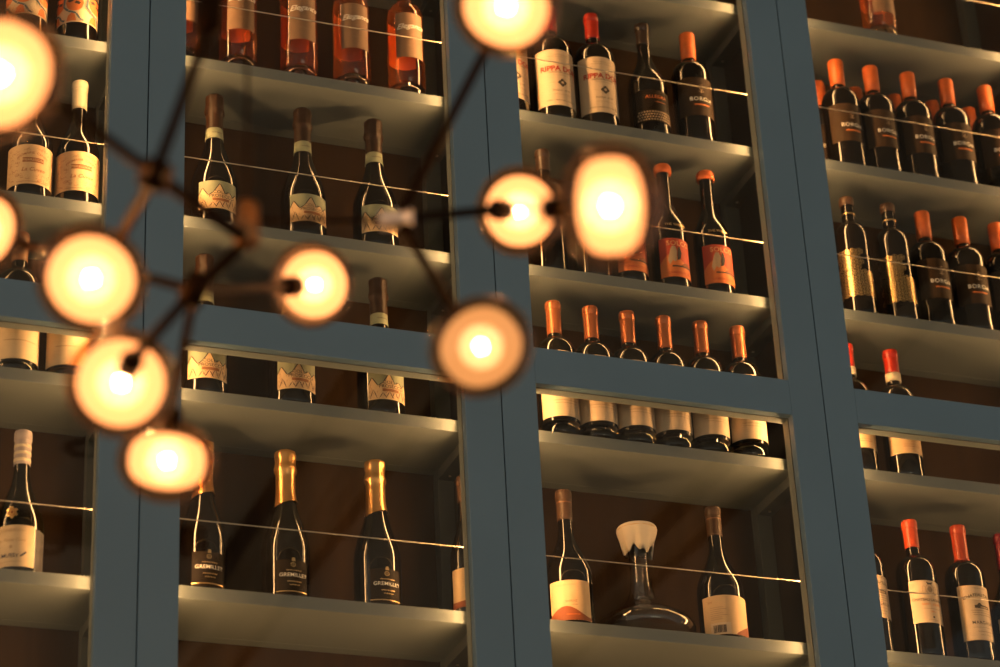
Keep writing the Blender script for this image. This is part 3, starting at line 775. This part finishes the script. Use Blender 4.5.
# ------------------------------------------------------------------ chandelier
LAMPS = {
'A':((-0.5892, -1.984, 2.8923),0.0678,(0.811, 0.572, 0.119)),
'B':((-0.5119, -1.4039, 3.0561),0.0550,(0.86, 0.504, 0.082)),
'C':((-0.4386, -1.7051, 2.8376),0.0609,(0.416, 0.443, 0.794)),
'D':((-0.3949, -1.6658, 2.738),0.0609,(-0.03, -0.998, -0.063)),
'E':((-0.2987, -1.4754, 2.7438),0.0572,(-0.072, -0.647, 0.759)),
'F':((-0.1102, -1.4287, 3.0269),0.0537,(-0.701, -0.56, -0.442)),
'G':((-0.0149, -1.7535, 2.789),0.0593,(-0.217, 0.519, 0.827)),
'H':((-0.0432, -1.9519, 3.1023),0.0598,(0.041, 0.993, -0.108)),
'I':((0.0887, -1.6365, 3.0462),0.0550,(-0.741, -0.538, -0.401)),
'J':((0.0179, -2.0487, 2.8048),0.0646,(-0.948, 0.317, -0.028)),
'K':((-0.367, -1.9914, 3.1461),0.0625,(-0.106, 0.427, -0.898)),
}
H1 = Vector((-.4095, -1.873, 2.8735)); K1 = Vector((-.3748, -1.9509, 3.0079)); K2 = Vector((-.3749, -1.9703, 3.0635))
H2a = Vector((-.2836, -1.7671, 2.9203)); H2b = Vector((-.2836, -1.7671, 2.868)); J3 = Vector((-.3271, -1.714, 2.8358))
CL, CR = Vector((-.109, -1.7124, 2.9591)), Vector((-.0796, -1.7243, 2.9596)); CM = (CL + CR) / 2
ch = empty('chandelier', (H2a.x, H2a.y, 5.60), 'bronze branching chandelier with round smoked-glass lamps, out of focus in front', 'chandelier')
off = -Vector(ch.location)
def chp(mb, name, par=ch):
    mb.v = [tuple(Vector(p) + off) for p in mb.v]
    return mb.build(name, par)
caps = {}
for key, (c, r, ax) in LAMPS.items():
    c = Vector(c); ax = Vector(ax).normalized(); hh = .84
    n = 24
    p = [(r * math.sin(PI * k / n), -r * hh * math.cos(PI * k / n)) for k in range(n + 1)]
    p[0] = (0, p[0][1]); p[-1] = (0, p[-1][1])
    m = MB(); m.spin(p, c, ax, 'smoke_glass', 48); sh = chp(m, 'glass_shade')
    sh_ = .15 if key == 'F' else 0
    rd, hd, ex = r * .755, r * .50, 2.8; c = c - ax * r * sh_
    p = []
    for k in range(n + 1):
        t = PI * k / n; sx, cx = math.sin(t), -math.cos(t)
        p.append((rd * abs(sx) ** (2 / ex), hd * math.copysign(abs(cx) ** (2 / ex), cx)))
    p[0] = (0, p[0][1]); p[-1] = (0, p[-1][1])
    dim = key == 'G'
    m = MB(); m.spin(p, c, ax, 'opal_dim' if dim else 'opal_lit', 40); chp(m, 'diffuser', sh)
    rb = r * .11; p = [(rb * math.sin(PI * k / 6), -rb * math.cos(PI * k / 6)) for k in range(7)]; p[0] = (0, -rb); p[-1] = (0, rb)
    m = MB(); m.spin(p, c, ax, 'bulb_dim' if dim else 'bulb', 10); chp(m, 'bulb', sh)
    for nm, q_ in (('core_glow_shell', .40), ('bulb_halo', .50)):  # glowing shells added to imitate a soft falloff round the bright core
        if dim and nm == 'bulb_halo': continue
        re_ = r * q_; p = [(re_ * math.sin(PI * k / 16), -re_ * math.cos(PI * k / 16)) for k in range(17)]; p[0] = (0, -re_); p[-1] = (0, re_)
        m = MB(); m.spin(p, c, ax, nm, 24); chp(m, nm, sh)
    c = c + ax * r * sh_
    q0 = c + ax * r * (hh - .16); q1 = c + ax * (r * hh + .012)
    m = MB(); m.tube(q0, q1, .0125, 'bronze', 24); m.tube(q1, q1 + ax * .004, .0125, 'bronze', 24, .007); chp(m, 'socket', sh)
    caps[key] = q1 + ax * .003
def arm(pts, r, mat='bronze', name='arm'):
    m = MB()
    for a, b in zip(pts, pts[1:]): m.tube(a, b, r, mat, 14)
    return chp(m, name)
def joint(a, b, r, mat='bronze', name='joint'):
    a, b = Vector(a), Vector(b); d = (b - a).normalized(); L_ = (b - a).length
    m = MB(); m.spin([(0, -.0), (r * .85, 0), (r, r * .15), (r, L_ - r * .15), (r * .85, L_), (0, L_)], a, d, mat, 28); return chp(m, name)
arm([H1, K1], .0062); joint(K1 - (K2 - K1) * .05, K2, .0150, 'bronze'); arm([K2, caps['K']], .0062)
arm([H1, caps['C']], .0062); arm([H1, caps['A']], .0062); arm([H1, H2b + Vector((0, 0, .008))], .0072)
joint(H2b, H2a, .0135, 'bronze_light'); d = (H1 - K1).normalized() * .016; joint(H1 - d, H1 + d, .0150)
joint(H1 + Vector((-.016, 0, .004)), H1 + Vector((.016, 0, -.004)), .0135, 'bronze_light')
arm([H2b + Vector((0, 0, .006)), J3], .0066); arm([J3, caps['D']], .0062); arm([J3, caps['F']], .0055); arm([J3, caps['E']], .0055); arm([J3, caps['B']], .0062)
joint(J3 + Vector((.006, -.008, .016)), J3 + Vector((-.006, .008, -.016)), .0140)
arm([H2a - Vector((0, 0, .02)), CL], .0036)
joint(CM + (CL - CM) * 1.3, CM + (CR - CM) * 1.1, .0112, 'steel_clamp', 'clamp'); joint(CM + Vector((.009, 0, .0135)), CM + Vector((.009, 0, -.016)), .0095)
arm([CM, caps['I']], .0058); arm([CM, caps['H']], .0058); arm([CM, caps['G']], .0058); arm([caps['I'], caps['J']], .0022)
m = MB(); m.tube(H2a, (H2a.x, H2a.y, 5.57), .0021, 'bronze', 12); chp(m, 'suspension_rod')
m = MB(); m.lathe([(0, 5.562), (.030, 5.562), (.058, 5.570), (.062, 5.580), (.062, 5.5995), (0, 5.5995)], 'bronze', 40, None, H2a.x, H2a.y); chp(m, 'ceiling_canopy')

# ------------------------------------------------------------------ soft ambient room light from the open sides, plus an added ceiling fill
w = bpy.data.worlds.new('room_light'); S.world = w; w.use_nodes = True
nt = w.node_tree; nt.nodes.clear()
out = nt.nodes.new('ShaderNodeOutputWorld'); bg = nt.nodes.new('ShaderNodeBackground')
tc = nt.nodes.new('ShaderNodeTexCoord'); sep = nt.nodes.new('ShaderNodeSeparateXYZ'); rmp = nt.nodes.new('ShaderNodeValToRGB')
mr = nt.nodes.new('ShaderNodeMapRange'); mr.inputs['From Min'].default_value = -1; mr.inputs['From Max'].default_value = 1
nt.links.new(tc.outputs['Generated'], sep.inputs['Vector']); nt.links.new(sep.outputs['X'], mr.inputs['Value'])
nt.links.new(mr.outputs['Result'], rmp.inputs['Fac'])
rmp.color_ramp.elements[0].color = (.62, .54, .43, 1); rmp.color_ramp.elements[1].color = (.22, .22, .20, 1)
nt.links.new(rmp.outputs['Color'], bg.inputs['Color']); bg.inputs['Strength'].default_value = .82
nt.links.new(bg.outputs['Background'], out.inputs['Surface'])

ld = bpy.data.lights.new('ceiling_fill', 'AREA'); ld.shape = 'RECTANGLE'; ld.size = 2.2; ld.size_y = 2.2; ld.energy = 62; ld.color = (1, .84, .62)  # unseen fill light, added to brighten the ceiling mirrored in the panes
lo = bpy.data.objects.new('ceiling_fill', ld); C.objects.link(lo); lo.location = (1.3, -5.8, 1.9); lo.rotation_euler = (PI, 0, 0)

# ------------------------------------------------------------------ camera
cd = bpy.data.cameras.new('camera'); cam = bpy.data.objects.new('camera', cd); C.objects.link(cam)
r_ = Vector((.93732977, -.34531033, -.04662278)); u_ = Vector((-.12285199, -.45271675, .88315057)); f_ = Vector((.32606793, .82207562, .46676695))
M4 = Matrix((r_, u_, -f_)).transposed().to_4x4(); M4.translation = Vector((-.90610961, -4.05892261, 1.50000768))
cam.matrix_world = M4
cd.sensor_width = 36; cd.lens = 91.379; cd.clip_start = .05; cd.clip_end = 60
cd.dof.use_dof = True; cd.dof.focus_distance = 4.98; cd.dof.aperture_fstop = 2.9
S.camera = cam
S.view_settings.view_transform = 'Standard'; S.view_settings.look = 'None'
S.view_settings.gamma = 1; S.view_settings.exposure = 0; S.view_settings.use_curve_mapping = False
S.cycles.max_bounces = 10; S.cycles.transparent_max_bounces = 24; S.cycles.transmission_bounces = 8
S.cycles.caustics_reflective = False; S.cycles.caustics_refractive = False
S.cycles.sample_clamp_indirect = 12; S.cycles.use_denoising = True
